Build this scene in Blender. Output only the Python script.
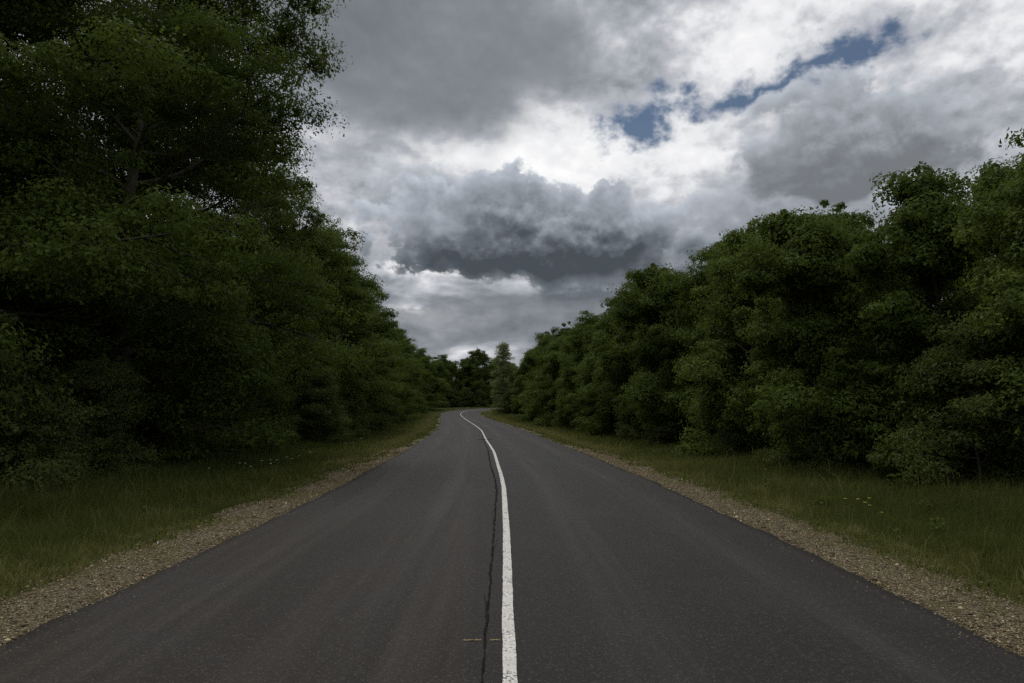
import bpy, math
import numpy as np

for o in list(bpy.data.objects):
    bpy.data.objects.remove(o)
SC = bpy.context.scene
COL = SC.collection
R = math.radians
SKY_ONLY = False

# ------------------------------------------------------------------ camera
cam_d = bpy.data.cameras.new("camera")
cam_d.lens = 24.0
cam_d.sensor_width = 36.0
cam_d.clip_start = 0.05
cam_d.clip_end = 6000
cam = bpy.data.objects.new("camera", cam_d)
COL.objects.link(cam)
cam.location = (0, 0, 1.55)
cam.rotation_euler = (R(90 + 5.77), 0, R(-0.67))
SC.camera = cam

# ------------------------------------------------------------------ exposure
SC.view_settings.view_transform = 'Standard'
SC.view_settings.look = 'None'
SC.view_settings.exposure = 0.15
SC.view_settings.gamma = 1.0
SC.view_settings.use_curve_mapping = False
SC.render.engine = 'CYCLES'
SC.cycles.max_bounces = 5
SC.cycles.diffuse_bounces = 3
SC.cycles.glossy_bounces = 2
SC.cycles.transmission_bounces = 3
SC.cycles.transparent_max_bounces = 4
SC.cycles.caustics_reflective = False
SC.cycles.caustics_refractive = False
SC.cycles.use_denoising = False

# ------------------------------------------------------------------ node helper
class G:
    """small expression builder for node trees"""
    def __init__(self, nt):
        self.nt = nt
    def new(self, t, **kw):
        n = self.nt.nodes.new(t)
        for k, v in kw.items():
            setattr(n, k, v)
        return n
    def put(self, sock, v):
        if isinstance(v, bpy.types.NodeSocket):
            self.nt.links.new(v, sock)
        else:
            sock.default_value = v
    def m(self, op, a, b=0.0, c=0.0, clamp=False):
        n = self.new('ShaderNodeMath', operation=op, use_clamp=clamp)
        self.put(n.inputs[0], a)
        if op not in ('SQRT', 'SINE', 'COSINE', 'ABSOLUTE', 'ARCSINE', 'EXPONENT', 'FRACT', 'FLOOR'):
            self.put(n.inputs[1], b)
        if op in ('MULTIPLY_ADD', 'COMPARE', 'SMOOTH_MIN'):
            self.put(n.inputs[2], c)
        return n.outputs[0]
    def add(self, *a):
        r = a[0]
        for x in a[1:]:
            r = self.m('ADD', r, x)
        return r
    def mul(self, *a):
        r = a[0]
        for x in a[1:]:
            r = self.m('MULTIPLY', r, x)
        return r
    def sub(self, a, b):
        return self.m('SUBTRACT', a, b)
    def step(self, v, lo, hi, a=0.0, b=1.0):
        n = self.new('ShaderNodeMapRange', interpolation_type='SMOOTHSTEP')
        self.put(n.inputs[0], v)
        for i, x in enumerate((lo, hi, a, b)):
            self.put(n.inputs[i + 1], x)
        return n.outputs[0]
    def xyz(self, x, y, z=0.0):
        n = self.new('ShaderNodeCombineXYZ')
        for i, v in enumerate((x, y, z)):
            self.put(n.inputs[i], v)
        return n.outputs[0]
    def sep(self, v):
        n = self.new('ShaderNodeSeparateXYZ')
        self.put(n.inputs[0], v)
        return n.outputs
    def noise(self, v, scale, detail=4.0, rough=0.5, dist=0.0, col=False):
        n = self.new('ShaderNodeTexNoise')
        self.put(n.inputs['Vector'], v)
        n.inputs['Scale'].default_value = scale
        n.inputs['Detail'].default_value = detail
        n.inputs['Roughness'].default_value = rough
        n.inputs['Distortion'].default_value = dist
        return n.outputs['Color' if col else 'Fac']
    def mix(self, f, a, b):
        n = self.new('ShaderNodeMix', data_type='RGBA')
        self.put(n.inputs[0], f)
        self.put(n.inputs[6], a if isinstance(a, bpy.types.NodeSocket) else (*a, 1))
        self.put(n.inputs[7], b if isinstance(b, bpy.types.NodeSocket) else (*b, 1))
        return n.outputs[2]
    def ramp(self, v, stops):
        n = self.new('ShaderNodeValToRGB')
        e = n.color_ramp.elements
        while len(e) < len(stops):
            e.new(0.5)
        for i, (p, c) in enumerate(stops):
            e[i].position = p
            e[i].color = (*c, 1)
        self.put(n.inputs[0], v)
        return n.outputs[0]

# ------------------------------------------------------------------ sky with clouds
SUN_EL, SUN_AZ = 62.0, -30.0         # the sun stands high, ahead and to the left, behind the cloud
SKY_STRENGTH = 0.1
world = bpy.data.worlds.new("World")
SC.world = world
world.use_nodes = True
wt = world.node_tree
wt.nodes.clear()
g = G(wt)
tc = g.new('ShaderNodeTexCoord')
dx, dy, dz = g.sep(tc.outputs['Generated'])
sky = g.new('ShaderNodeTexSky', sky_type='NISHITA')
sky.sun_disc = False
sky.sun_elevation = R(SUN_EL)
sky.sun_rotation = R(SUN_AZ)
az = g.mul(g.m('ARCTAN2', dx, dy), 180 / math.pi)
el = g.mul(g.m('ARCSINE', dz), 180 / math.pi)
# cloud coordinates: a high deck seen in perspective, and heaps seen from the side
persp = g.add(g.m('MAXIMUM', dz, 0.0), 0.24)
inv = g.m('DIVIDE', 1.0, persp)
cv = g.xyz(g.mul(dx, inv), g.mul(dy, inv), 0.0)
av = g.xyz(g.mul(az, 0.1), g.mul(el, 0.125), 3.3)
lv = g.xyz(g.mul(az, 0.055), g.mul(el, 0.18), 7.7)
W = g.sep(g.noise(av, 1.1, 5, 0.5, col=True))
waz = g.add(az, g.mul(g.sub(W[0], 0.5), 11.0))
wel = g.add(el, g.mul(g.sub(W[1], 0.5), 6.5))
n0 = g.noise(av, 2.3, 8, 0.54, 0.15)
upn = g.new('ShaderNodeVectorMath', operation='ADD')
g.put(upn.inputs[0], av)
upn.inputs[1].default_value = (0.01, 0.07, 0.0)
n1 = g.noise(upn.outputs[0], 2.3, 8, 0.54, 0.15)
relief = g.sub(n0, n1)                        # billows catching light from above
fine = g.noise(av, 7.5, 6, 0.55)
deck = g.noise(cv, 1.5, 6, 0.52, 0.2)
deckf = g.noise(cv, 6.0, 6, 0.55, 0.1)
band = g.noise(lv, 1.9, 6, 0.52, 0.2)

def lump(a, e, ra, rup, rdn, warp=True):
    """1 in the middle of a patch of sky, 0 on its edge, below 0 outside"""
    A, E = (waz, wel) if warp else (az, el)
    x = g.mul(g.sub(A, a), 1 / ra)
    y = g.sub(E, e)
    y = g.m('MAXIMUM', g.mul(y, 1 / rup), g.mul(y, -1 / rdn))
    return g.sub(1.0, g.m('SQRT', g.add(g.mul(x, x), g.mul(y, y))))
def grey(v, tint=(0.905, 0.985, 1.10)):
    return tuple(v * t for t in tint)
def over(below, alpha, colour):
    return g.mix(alpha, below, colour)

# 1 the high bright layer
glow = g.add(g.mul(g.step(lump(7, 20.5, 24, 6.0, 6.5), 0.0, 0.9), .50), g.mul(g.step(lump(-6.5, 12.0, 6.5, 2.0, 1.5), 0, .6), .45),
             g.mul(g.step(lump(30, 26, 26, 11, 5), 0, .6), .34), g.mul(g.step(lump(-5, 7.8, 6, 1.6, 1.2), 0, .6), .25), g.mul(g.step(lump(2, 5.8, 8, .9, .8), 0, .6), .12))
hi = g.add(0.44, glow, g.mul(g.sub(deck, 0.5), 0.75), g.mul(g.sub(deckf, 0.5), 0.95), g.mul(g.sub(fine, .5), .35), g.mul(relief, 0.7), g.mul(g.step(el, 34, 62), .34))  # last term: unseen overhead sky brightened to add top light on the foliage
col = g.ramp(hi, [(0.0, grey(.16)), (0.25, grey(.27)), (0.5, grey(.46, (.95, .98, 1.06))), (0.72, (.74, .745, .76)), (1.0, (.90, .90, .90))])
# 2 blue gaps in it
gm = None
for b in ((11.0, 23.2, 4.4, 2.8, 3.0), (13.6, 25.6, 3.2, 1.5, 1.2), (22.8, 24.3, 8.0, 1.5, 1.3), (28.6, 25.8, 4.6, 2.4, 2.0), (17.7, 24.4, 6.0, 1.2, 1.1)):
    x = lump(*b)
    gm = x if gm is None else g.m('MAXIMUM', gm, x)
gap = g.step(g.add(gm, g.mul(g.sub(fine, 0.5), 2.0), g.mul(g.sub(deckf, .5), 2.0), g.mul(g.sub(n0, .5), 1.6)), -0.25, 0.85)
bm = g.new('ShaderNodeMix', data_type='RGBA', blend_type='MULTIPLY')
bm.inputs[0].default_value = 1.0
g.put(bm.inputs[6], sky.outputs[0])
bm.inputs[7].default_value = (.28, .35, .40, 1)
# 3 the grey sheet at upper left
sh = g.add(lump(-10, 30, 22, 15, 10.5), g.mul(g.sub(n0, .5), .55), g.mul(g.sub(deck, .5), .5))
col = over(col, g.step(sh, -.02, .50, 0, .93), g.ramp(g.add(.5, g.mul(g.sub(deck, .5), 1.1), g.mul(relief, .5), g.mul(sh, -.35)), [(0, grey(.14)), (.5, grey(.235)), (1, grey(.40))]))
# 4 low streaky layer near the skyline
lo = g.add(lump(0, 7.2, 60, 4.0, 6.5, False), g.mul(g.sub(band, .5), 3.4), g.mul(g.sub(fine, .5), .8))
col = over(col, g.step(lo, .10, .75, 0, .82), g.ramp(g.add(.45, g.mul(g.sub(band, .5), -1.4), g.mul(g.sub(fine, .5), .5)), [(0, grey(.11, (.88, .98, 1.14))), (.5, grey(.20, (.9, .98, 1.1))), (1, grey(.38))]))
# 5 heaped clouds: bright thin rims, dark flat bases
def heap(a, e, ra, rup, rdn, amp, light, dark, soft=.30, opac=1.0):
    global col, cover
    d = g.add(lump(a, e, ra, rup, rdn, False), g.mul(g.sub(n0, .5), amp * 1.3), g.mul(g.sub(fine, .5), amp * .35))
    t = g.add(.24, g.step(d, .0, .5, 0, .34), g.mul(g.step(g.add(el, g.mul(g.sub(n0, .5), 3.5)), e + rup * .42, e - rdn * .62), .52),
              g.mul(relief, -1.5), g.mul(g.sub(fine, .5), -.55))
    c = g.ramp(t, [(0.0, light), (.45, tuple(.55 * p + .45 * q for p, q in zip(dark, light))), (.78, tuple(.88 * p + .12 * q for p, q in zip(dark, light))), (1.0, dark)])
    al = g.step(d, -.02, soft, 0, opac)
    col = over(col, al, c)
    cover = g.mul(cover, g.sub(1.0, al))
cover = 1.0
heap(-6.5, 17.6, 5.0, 3.0, 2.6, 1.6, grey(.56), grey(.27), .35, .8)
heap(23.5, 15.0, 12.0, 4.2, 4.2, 1.4, grey(.58), grey(.25), .35, .85)
heap(11.5, 11.2, 11.5, 4.6, 3.0, 1.4, grey(.50), grey(.13, (.86, .99, 1.14)), .35, .9)
heap(28.0, 19.2, 9.6, 5.4, 3.8, 1.4, grey(.60), grey(.165, (.92, .99, 1.08)), .26, .95)
heap(3.0, 13.6, 15.0, 6.6, 3.2, 1.40, grey(.62), grey(.072, (.84, .99, 1.17)), .14, 1.0)
bg1 = g.new('ShaderNodeBackground')
g.put(bg1.inputs[0], bm.outputs[2])
bg1.inputs[1].default_value = SKY_STRENGTH
bg2 = g.new('ShaderNodeBackground')
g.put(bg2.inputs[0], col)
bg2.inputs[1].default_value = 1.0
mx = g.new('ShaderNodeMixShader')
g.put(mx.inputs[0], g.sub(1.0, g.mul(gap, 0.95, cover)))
wt.links.new(bg1.outputs[0], mx.inputs[1])
wt.links.new(bg2.outputs[0], mx.inputs[2])
wo = g.new('ShaderNodeOutputWorld')
wt.links.new(mx.outputs[0], wo.inputs[0])
world.cycles.sampling_method = 'MANUAL'
world.cycles.sample_map_resolution = 512

sun_d = bpy.data.lights.new("sun", 'SUN')
sun_d.energy = 1.5
sun_d.angle = R(14)
sun_d.color = (1.0, 0.955, 0.88)
sun = bpy.data.objects.new("sun", sun_d)
COL.objects.link(sun)
sun.rotation_euler = (R(90 - SUN_EL), 0, R(180 - SUN_AZ))

# ------------------------------------------------------------------ mesh helpers
def mesh_from(name, verts, loops, starts, mats, smooth=False, attrs=None, uv=None):
    me = bpy.data.meshes.new(name)
    verts = np.ascontiguousarray(verts, np.float32)
    loops = np.ascontiguousarray(loops, np.int32)
    starts = np.ascontiguousarray(starts, np.int32)
    me.vertices.add(len(verts))
    me.vertices.foreach_set('co', verts.ravel())
    me.loops.add(len(loops))
    me.loops.foreach_set('vertex_index', loops)
    me.polygons.add(len(starts))
    me.polygons.foreach_set('loop_start', starts)
    if smooth:
        me.polygons.foreach_set('use_smooth', np.ones(len(starts), bool))
    for k, (dom, v) in (attrs or {}).items():
        a = me.attributes.new(k, 'FLOAT', dom)
        a.data.foreach_set('value', np.ascontiguousarray(v, np.float32))
    if uv is not None:
        u = me.uv_layers.new(name='UVMap')
        u.data.foreach_set('uv', np.ascontiguousarray(uv[loops], np.float32).ravel())
    me.update()
    me.validate()
    for m in (mats if isinstance(mats, (list, tuple)) else [mats]):
        me.materials.append(m)
    return me

def quads(name, verts, q, mat, **kw):
    q = np.asarray(q)
    k = q.shape[1]
    return mesh_from(name, verts, q.ravel(), np.arange(len(q)) * k, mat, **kw)

def link(name, me, parent=None, loc=None):
    o = bpy.data.objects.new(name, me)
    COL.objects.link(o)
    if parent is not None:
        o.parent = parent
    if loc is not None:
        o.location = loc
    return o

def tag(o, label=None, cat=None, group=None, kind=None):
    for k, v in (('label', label), ('category', cat), ('group', group), ('kind', kind)):
        if v:
            o[k] = v
    return o

def vnoise(x, y, seed=0):
    """smooth 2D value noise 0..1"""
    xi, yi = np.floor(x).astype(np.int64), np.floor(y).astype(np.int64)
    fx, fy = x - xi, y - yi
    fx, fy = fx * fx * (3 - 2 * fx), fy * fy * (3 - 2 * fy)
    def h(a, b):
        n = (a * 374761393 + b * 668265263 + seed * 1442695041) & 0x7fffffff
        n = ((n ^ (n >> 13)) * 1274126177) & 0x7fffffff
        return ((n ^ (n >> 16)) & 0xffff) / 65535.0
    return (h(xi, yi) * (1 - fx) + h(xi + 1, yi) * fx) * (1 - fy) + (h(xi, yi + 1) * (1 - fx) + h(xi + 1, yi + 1) * fx) * fy

def fbm(x, y, seed=0, oct=4):
    r, a, t = 0, 0.5, 0
    for i in range(oct):
        r = r + a * vnoise(x, y, seed + i * 17)
        t += a
        a *= 0.5
        x, y = x * 2.03 + 5.1, y * 2.03 + 1.7
    return r / t

# ------------------------------------------------------------------ the road's path and the lie of the land
CP = np.array([(0, -60), (0, -30), (0, 0), (0, 10), (-.05, 15), (-.2, 19), (-.48, 27), (-.95, 36), (-1.75, 52), (-2.9, 67),
               (-5.0, 90), (-7.2, 115), (-8.0, 130), (-7.2, 144), (-3.2, 157), (4, 167), (14, 176), (28, 185), (46, 193),
               (70, 200), (110, 206)], float)
def catmull(P, n=24):
    out = []
    for i in range(1, len(P) - 2):
        p0, p1, p2, p3 = P[i - 1:i + 3]
        t = np.linspace(0, 1, n, endpoint=False)[:, None]
        # centripetal-ish: scale tangents by chord
        d = np.linalg.norm(p2 - p1)
        m1 = (p2 - p0) / max(np.linalg.norm(p2 - p0), 1e-6) * d
        m2 = (p3 - p1) / max(np.linalg.norm(p3 - p1), 1e-6) * d
        out.append((2 * t**3 - 3 * t**2 + 1) * p1 + (t**3 - 2 * t**2 + t) * m1 + (-2 * t**3 + 3 * t**2) * p2 + (t**3 - t**2) * m2)
    return np.concatenate(out)
_p = catmull(CP)
_s = np.concatenate([[0], np.cumsum(np.linalg.norm(np.diff(_p, axis=0), axis=1))])
S_STEP = 0.5
S = np.arange(0, _s[-1], S_STEP)
PATH = np.stack([np.interp(S, _s, _p[:, 0]), np.interp(S, _s, _p[:, 1])], 1)
TAN = np.gradient(PATH, axis=0)
TAN /= np.linalg.norm(TAN, axis=1)[:, None]
NRM = np.stack([TAN[:, 1], -TAN[:, 0]], 1)            # points to the right of travel
ZY = np.array([(-400, 0), (40, 0), (67, .13), (90, .36), (115, .74), (140, 1.38), (160, 2.1), (200, 3.2), (300, 4), (3000, 4)], float)
def zroad(y):
    yy = np.asarray(y, float)
    return (np.interp(yy - 8, ZY[:, 0], ZY[:, 1]) + 2 * np.interp(yy, ZY[:, 0], ZY[:, 1]) + np.interp(yy + 8, ZY[:, 0], ZY[:, 1])) / 4
S0 = 30.0    # path length at the camera (path starts at y=-30)
def at(s, off):
    """point s metres along the road from the camera, off metres right of its centre"""
    ss = np.clip((np.asarray(s, float) + S0) / S_STEP, 0, len(S) - 1.001)
    i = ss.astype(int); f = (ss - i)[..., None]
    p = PATH[i] * (1 - f) + PATH[i + 1] * f
    n = NRM[i] * (1 - f) + NRM[i + 1] * f
    q = p + n * np.asarray(off, float)[..., None]
    return q[..., 0], q[..., 1]
def dist_path(x, y):
    x = np.asarray(x, float).ravel(); y = np.asarray(y, float).ravel()
    d = np.full(len(x), 1e9); k = np.zeros(len(x), int)
    for j in range(0, len(S), 2):
        e = np.hypot(x - PATH[j, 0], y - PATH[j, 1])
        b = e < d
        d[b] = e[b]; k[b] = j
    side = np.sign((x - PATH[k, 0]) * NRM[k, 0] + (y - PATH[k, 1]) * NRM[k, 1])
    return d, side, k
HALF = 3.33
PRO = np.array([(0, -.06), (3.2, -.06), (3.4, -.035), (4.4, -.08), (5.6, -.28), (7.5, -.34), (10, -.12), (13, .05), (30, .3), (2000, .3)], float)
def ground(x, y):
    x = np.asarray(x, float); shp = x.shape
    d, side, k = dist_path(x, y)
    yk = PATH[k, 1]
    z = zroad(yk) + np.interp(d, PRO[:, 0], PRO[:, 1])
    z = z + np.clip((d - 4.2) / 3, 0, 1) * (fbm(x.ravel() * .45, np.asarray(y, float).ravel() * .45, 3, 3) - .5) * .22
    return z.reshape(shp)

# ------------------------------------------------------------------ materials
def material(name):
    m = bpy.data.materials.new(name)
    m.use_nodes = True
    m.node_tree.nodes.clear()
    gg = G(m.node_tree)
    out = gg.new('ShaderNodeOutputMaterial')
    return m, gg, out
def principled(gg, out, col, rough, spec=0.5, bump=None, strength=0.4, dist=0.01):
    b = gg.new('ShaderNodeBsdfPrincipled')
    gg.put(b.inputs['Base Color'], col if isinstance(col, bpy.types.NodeSocket) else (*col, 1))
    gg.put(b.inputs['Roughness'], rough)
    gg.put(b.inputs['Specular IOR Level'], spec)
    if bump is not None:
        bn = gg.new('ShaderNodeBump')
        bn.inputs['Strength'].default_value = strength
        bn.inputs['Distance'].default_value = dist
        gg.put(bn.inputs['Height'], bump)
        gg.nt.links.new(bn.outputs[0], b.inputs['Normal'])
    gg.nt.links.new(b.outputs[0], out.inputs[0])
    return b
def leaf_material(name, cols, trans=0.40, spec=0.10, rough=0.7):
    m, gg, out = material(name)
    at_ = gg.new('ShaderNodeAttribute'); at_.attribute_name = 'tint'
    oi = gg.new('ShaderNodeObjectInfo')
    v = gg.add(gg.mul(at_.outputs['Fac'], 0.60), gg.mul(oi.outputs['Random'], 0.42))
    c = gg.ramp(v, [(i / (len(cols) - 1), x) for i, x in enumerate(cols)])
    b = gg.new('ShaderNodeBsdfPrincipled')
    gg.put(b.inputs['Base Color'], c)
    b.inputs['Roughness'].default_value = rough
    b.inputs['Specular IOR Level'].default_value = spec
    t = gg.new('ShaderNodeBsdfTranslucent')
    gg.put(t.inputs[0], gg.mix(0.5, c, (.12, .16, .016)))
    ms = gg.new('ShaderNodeMixShader')
    ms.inputs[0].default_value = trans
    gg.nt.links.new(b.outputs[0], ms.inputs[1]); gg.nt.links.new(t.outputs[0], ms.inputs[2])
    gg.nt.links.new(ms.outputs[0], out.inputs[0])
    return m
M_OAK = leaf_material('oak_leaf', [(.044, .068, .014), (.064, .094, .018), (.084, .118, .023), (.108, .142, .030)])
M_YOUNG = leaf_material('young_leaf', [(.046, .072, .015), (.066, .100, .019), (.088, .124, .024), (.114, .150, .032)])
M_PALE = leaf_material('pale_leaf', [(.15, .18, .075), (.18, .21, .09), (.21, .24, .11), (.25, .28, .13)], trans=.5)
M_BUSH = leaf_material('shrub_leaf', [(.044, .060, .018), (.062, .080, .022), (.080, .100, .028), (.10, .122, .036)])
M_GRASS = leaf_material('grass_blade', [(.018, .026, .010), (.034, .056, .012), (.098, .100, .030), (.26, .235, .10)], trans=.35, spec=.08, rough=.8)
M_WEED = leaf_material('weed_leaf', [(.045, .065, .014), (.055, .078, .017), (.07, .092, .02)], trans=.3, spec=.05, rough=.85)

m, gg, out = material('bark'); M_BARK = m
tcn = gg.new('ShaderNodeTexCoord')
sx = gg.sep(tcn.outputs['Object'])
bv = gg.xyz(sx[0], sx[1], gg.mul(sx[2], .22))
n = gg.noise(bv, 9, 6, .6)
principled(gg, out, gg.mix(n, (.035, .03, .024), (.12, .105, .085)), .9, .2, n, .9, .03)

m, gg, out = material('asphalt'); M_ROAD = m
uvn = gg.new('ShaderNodeUVMap'); uvn.uv_map = 'UVMap'
u, v, _ = gg.sep(uvn.outputs[0])
P2 = uvn.outputs[0]
agg = gg.noise(P2, 85, 3, .75)
agg2 = gg.noise(P2, 30, 3, .6)
stone = gg.new('ShaderNodeTexVoronoi'); gg.put(stone.inputs['Vector'], P2); stone.inputs['Scale'].default_value = 85
sc_ = gg.sep(stone.outputs['Color'])
stones = gg.step(sc_[0], .78, .98)
long_ = gg.noise(gg.xyz(gg.mul(u, 1.6), gg.mul(v, .06)), 1.0, 5, .6)
long2 = gg.noise(gg.xyz(gg.mul(u, 4.5), gg.mul(v, .10), 4.0), 1.0, 4, .6)
blot = gg.noise(P2, .55, 5, .6, .6)
left = gg.step(u, -0.02, -.26)
base = gg.mix(left, (.0145, .0128, .0112), (.0155, .0128, .0108))
base = gg.mix(gg.mul(left, gg.step(long_, .5, .72), .5), base, (.050, .038, .031))
tracks = gg.add(gg.step(gg.m('ABSOLUTE', gg.sub(gg.m('ABSOLUTE', u), .95)), .45, .05), gg.step(gg.m('ABSOLUTE', gg.sub(gg.m('ABSOLUTE', u), 2.45)), .45, .05))
base = gg.mix(gg.mul(tracks, gg.step(long2, .3, .7), .52), base, (.050, .045, .041))
base = gg.mix(gg.mul(gg.step(blot, .46, .72), .6), base, (.022, .021, .021))
base = gg.mix(gg.mul(gg.step(gg.m('ABSOLUTE', u), 2.9, 3.3), gg.step(long2, .35, .7), .5), base, (.018, .017, .016))
base = gg.mix(gg.mul(stones, .32), base, (.12, .105, .09))
base = gg.mix(gg.step(agg, .52, .30, 0, .75), base, (.008, .0075, .007))
base = gg.mix(gg.mul(gg.step(agg2, .55, .8), .35), base, (.06, .055, .05))
principled(gg, out, base, gg.step(agg, .2, .8, .66, .52), .16, gg.add(agg, gg.mul(stones, .5)), .55, .012)

m, gg, out = material('road_paint'); M_PAINT = m
tcn = gg.new('ShaderNodeTexCoord')
wn = gg.noise(tcn.outputs['Object'], 55, 4, .7)
wb = gg.noise(tcn.outputs['Object'], 4, 4, .6)
pc = gg.mix(gg.step(gg.add(wn, gg.mul(wb, .45)), .70, .60), (.60, .59, .56), (.07, .065, .06))
pc = gg.mix(gg.mul(gg.step(wb, .40, .70), .65), pc, (.36, .345, .315))
principled(gg, out, pc, .7, .35, wn, .4, .006)

m, gg, out = material('yellow_paint'); M_YEL = m
tcn = gg.new('ShaderNodeTexCoord')
wn = gg.noise(tcn.outputs['Object'], 60, 3, .7)
principled(gg, out, gg.mix(gg.step(wn, .60, .45), (.04, .036, .028), (.20, .155, .055)), .7, .3)

m, gg, out = material('tar'); M_TAR = m
tcn = gg.new('ShaderNodeTexCoord')
wn = gg.noise(tcn.outputs['Object'], 40, 4, .7)
principled(gg, out, gg.mix(wn, (.012, .011, .010), (.026, .024, .022)), .9, .05, wn, .6, .01)

m, gg, out = material('open_crack'); M_CRACK = m
tcn = gg.new('ShaderNodeTexCoord')
wn = gg.noise(tcn.outputs['Object'], 25, 4, .7)
principled(gg, out, gg.mix(gg.step(wn, .45, .7), (.009, .008, .007), (.022, .020, .018)), .95, .05)

m, gg, out = material('soil_and_turf'); M_GROUND = m
tcn = gg.new('ShaderNodeTexCoord')
n1_ = gg.noise(tcn.outputs['Object'], .7, 6, .6)
n2_ = gg.noise(tcn.outputs['Object'], 14, 5, .65)
gc = gg.mix(gg.step(n1_, .35, .65), (.030, .037, .014), (.042, .050, .018))
gc = gg.mix(gg.step(n2_, .5, .75, 0, .6), gc, (.055, .045, .028))
principled(gg, out, gc, .95, .1, n2_, .8, .05)

m, gg, out = material('gravel_bed'); M_BED = m
tcn = gg.new('ShaderNodeTexCoord')
vo = gg.new('ShaderNodeTexVoronoi'); gg.put(vo.inputs['Vector'], tcn.outputs['Object']); vo.inputs['Scale'].default_value = 60
vs = gg.sep(vo.outputs['Color'])
n2_ = gg.noise(tcn.outputs['Object'], 2.2, 5, .6)
gc = gg.ramp(vs[0], [(0, (.045, .036, .022)), (.5, (.10, .082, .050)), (.85, (.165, .138, .090)), (1, (.30, .27, .20))])
gc = gg.mix(gg.step(n2_, .45, .65, 0, .7), gc, (.085, .075, .036))
principled(gg, out, gc, .9, .2, gg.sub(1.0, vo.outputs['Distance']), .9, .02)

m, gg, out = material('pebble'); M_PEB = m
at_ = gg.new('ShaderNodeAttribute'); at_.attribute_name = 'tint'
principled(gg, out, gg.ramp(at_.outputs['Fac'], [(0, (.050, .040, .024)), (.5, (.135, .102, .055)), (.85, (.25, .192, .110)), (1, (.46, .39, .26))]), .85, .3)

def plain(name, col, rough=.6, spec=.4):
    m, gg, out = material(name)
    tcn = gg.new('ShaderNodeTexCoord')
    n = gg.noise(tcn.outputs['Object'], 30, 3, .6)
    principled(gg, out, gg.mix(n, tuple(c * .75 for c in col), tuple(min(1, c * 1.15) for c in col)), rough, spec)
    return m
M_RED = plain('red_plastic', (.38, .05, .04))
M_WHITE = plain('white_plastic', (.62, .60, .57))
M_PETW = plain('white_petal', (.75, .74, .68))
M_PETY = plain('yellow_petal', (.75, .55, .05))
M_STEM = plain('green_stem', (.05, .08, .02))

# ------------------------------------------------------------------ ground sheet
def axis(parts):
    a = []
    for lo, hi, st in parts:
        a.append(np.arange(lo, hi, st))
    a.append([parts[-1][1]])
    return np.concatenate(a)
gx = axis([(-1500, -300, 120), (-300, -60, 15), (-60, -24, 3), (-24, 24, .5), (24, 60, 3), (60, 300, 15), (300, 1500, 120)])
gy = axis([(-1500, -200, 130), (-200, -20, 12), (-20, 4, 2), (4, 60, .5), (60, 230, 1.25), (230, 400, 10), (400, 3000, 130)])
X, Y = np.meshgrid(gx, gy)
Z = ground(X, Y)
nx, ny = len(gx), len(gy)
idx = np.arange(nx * ny).reshape(ny, nx)
q = np.stack([idx[:-1, :-1], idx[:-1, 1:], idx[1:, 1:], idx[1:, :-1]], -1).reshape(-1, 4)
link('ground', quads('ground', np.stack([X, Y, Z], -1).reshape(-1, 3), q, M_GROUND, smooth=True)).update_tag()
tag(bpy.data.objects['ground'], 'dark soil and turf under the roadside verges and woods', 'ground', kind='structure')

# ------------------------------------------------------------------ road (> centre line, tar seam, paint marks)
rng = np.random.default_rng(7)
def strip(s, offs, lift, edge_noise=0.0, crown=True):
    """rows along s, columns of offsets (array S x K or K)"""
    s = np.asarray(s)
    offs = np.broadcast_to(np.asarray(offs, float), (len(s), np.shape(offs)[-1])).copy()
    if edge_noise:
        for c, sg in ((0, -1), (-1, 1)):
            offs[:, c] += sg * ((fbm(s * 1.7, s * 0 + c * 9.1, 21, 4) - .5) * edge_noise * 2)
    k = offs.shape[1]
    xx, yy = at(np.repeat(s[:, None], k, 1), offs)
    _, yc = at(s, np.zeros(len(s)))
    zz = zroad(yc)[:, None] + lift - (0.0022 * offs ** 2 if crown else 0)
    return xx, yy, zz, offs
def grid_mesh(name, xx, yy, zz, mat, uv=None, **kw):
    r, c = xx.shape
    i = np.arange(r * c).reshape(r, c)
    q = np.stack([i[:-1, :-1], i[:-1, 1:], i[1:, 1:], i[1:, :-1]], -1).reshape(-1, 4)
    return quads(name, np.stack([xx, yy, zz], -1).reshape(-1, 3), q, mat, uv=uv, **kw)
ROAD_Z = 0.02
s_road = np.concatenate([np.arange(-25, 40, .2), np.arange(40, 268, .5)])
cols = np.concatenate([[-HALF], np.linspace(-3.2, 3.2, 17), [HALF]])
xx, yy, zz, of = strip(s_road, cols, ROAD_Z, .08)
# sides dropping into the shoulder
xx = np.concatenate([xx[:, :1], xx, xx[:, -1:]], 1); yy = np.concatenate([yy[:, :1], yy, yy[:, -1:]], 1)
zz = np.concatenate([zz[:, :1] - .09, zz, zz[:, -1:] - .09], 1); of = np.concatenate([of[:, :1], of, of[:, -1:]], 1)
uv = np.stack([of, np.repeat(s_road[:, None], of.shape[1], 1)], -1).reshape(-1, 2)
road = link('road', grid_mesh('road', xx, yy, zz, M_ROAD, uv=uv, smooth=False))
tag(road, 'worn grey asphalt road bending away between the woods', 'road', kind='structure')

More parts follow.
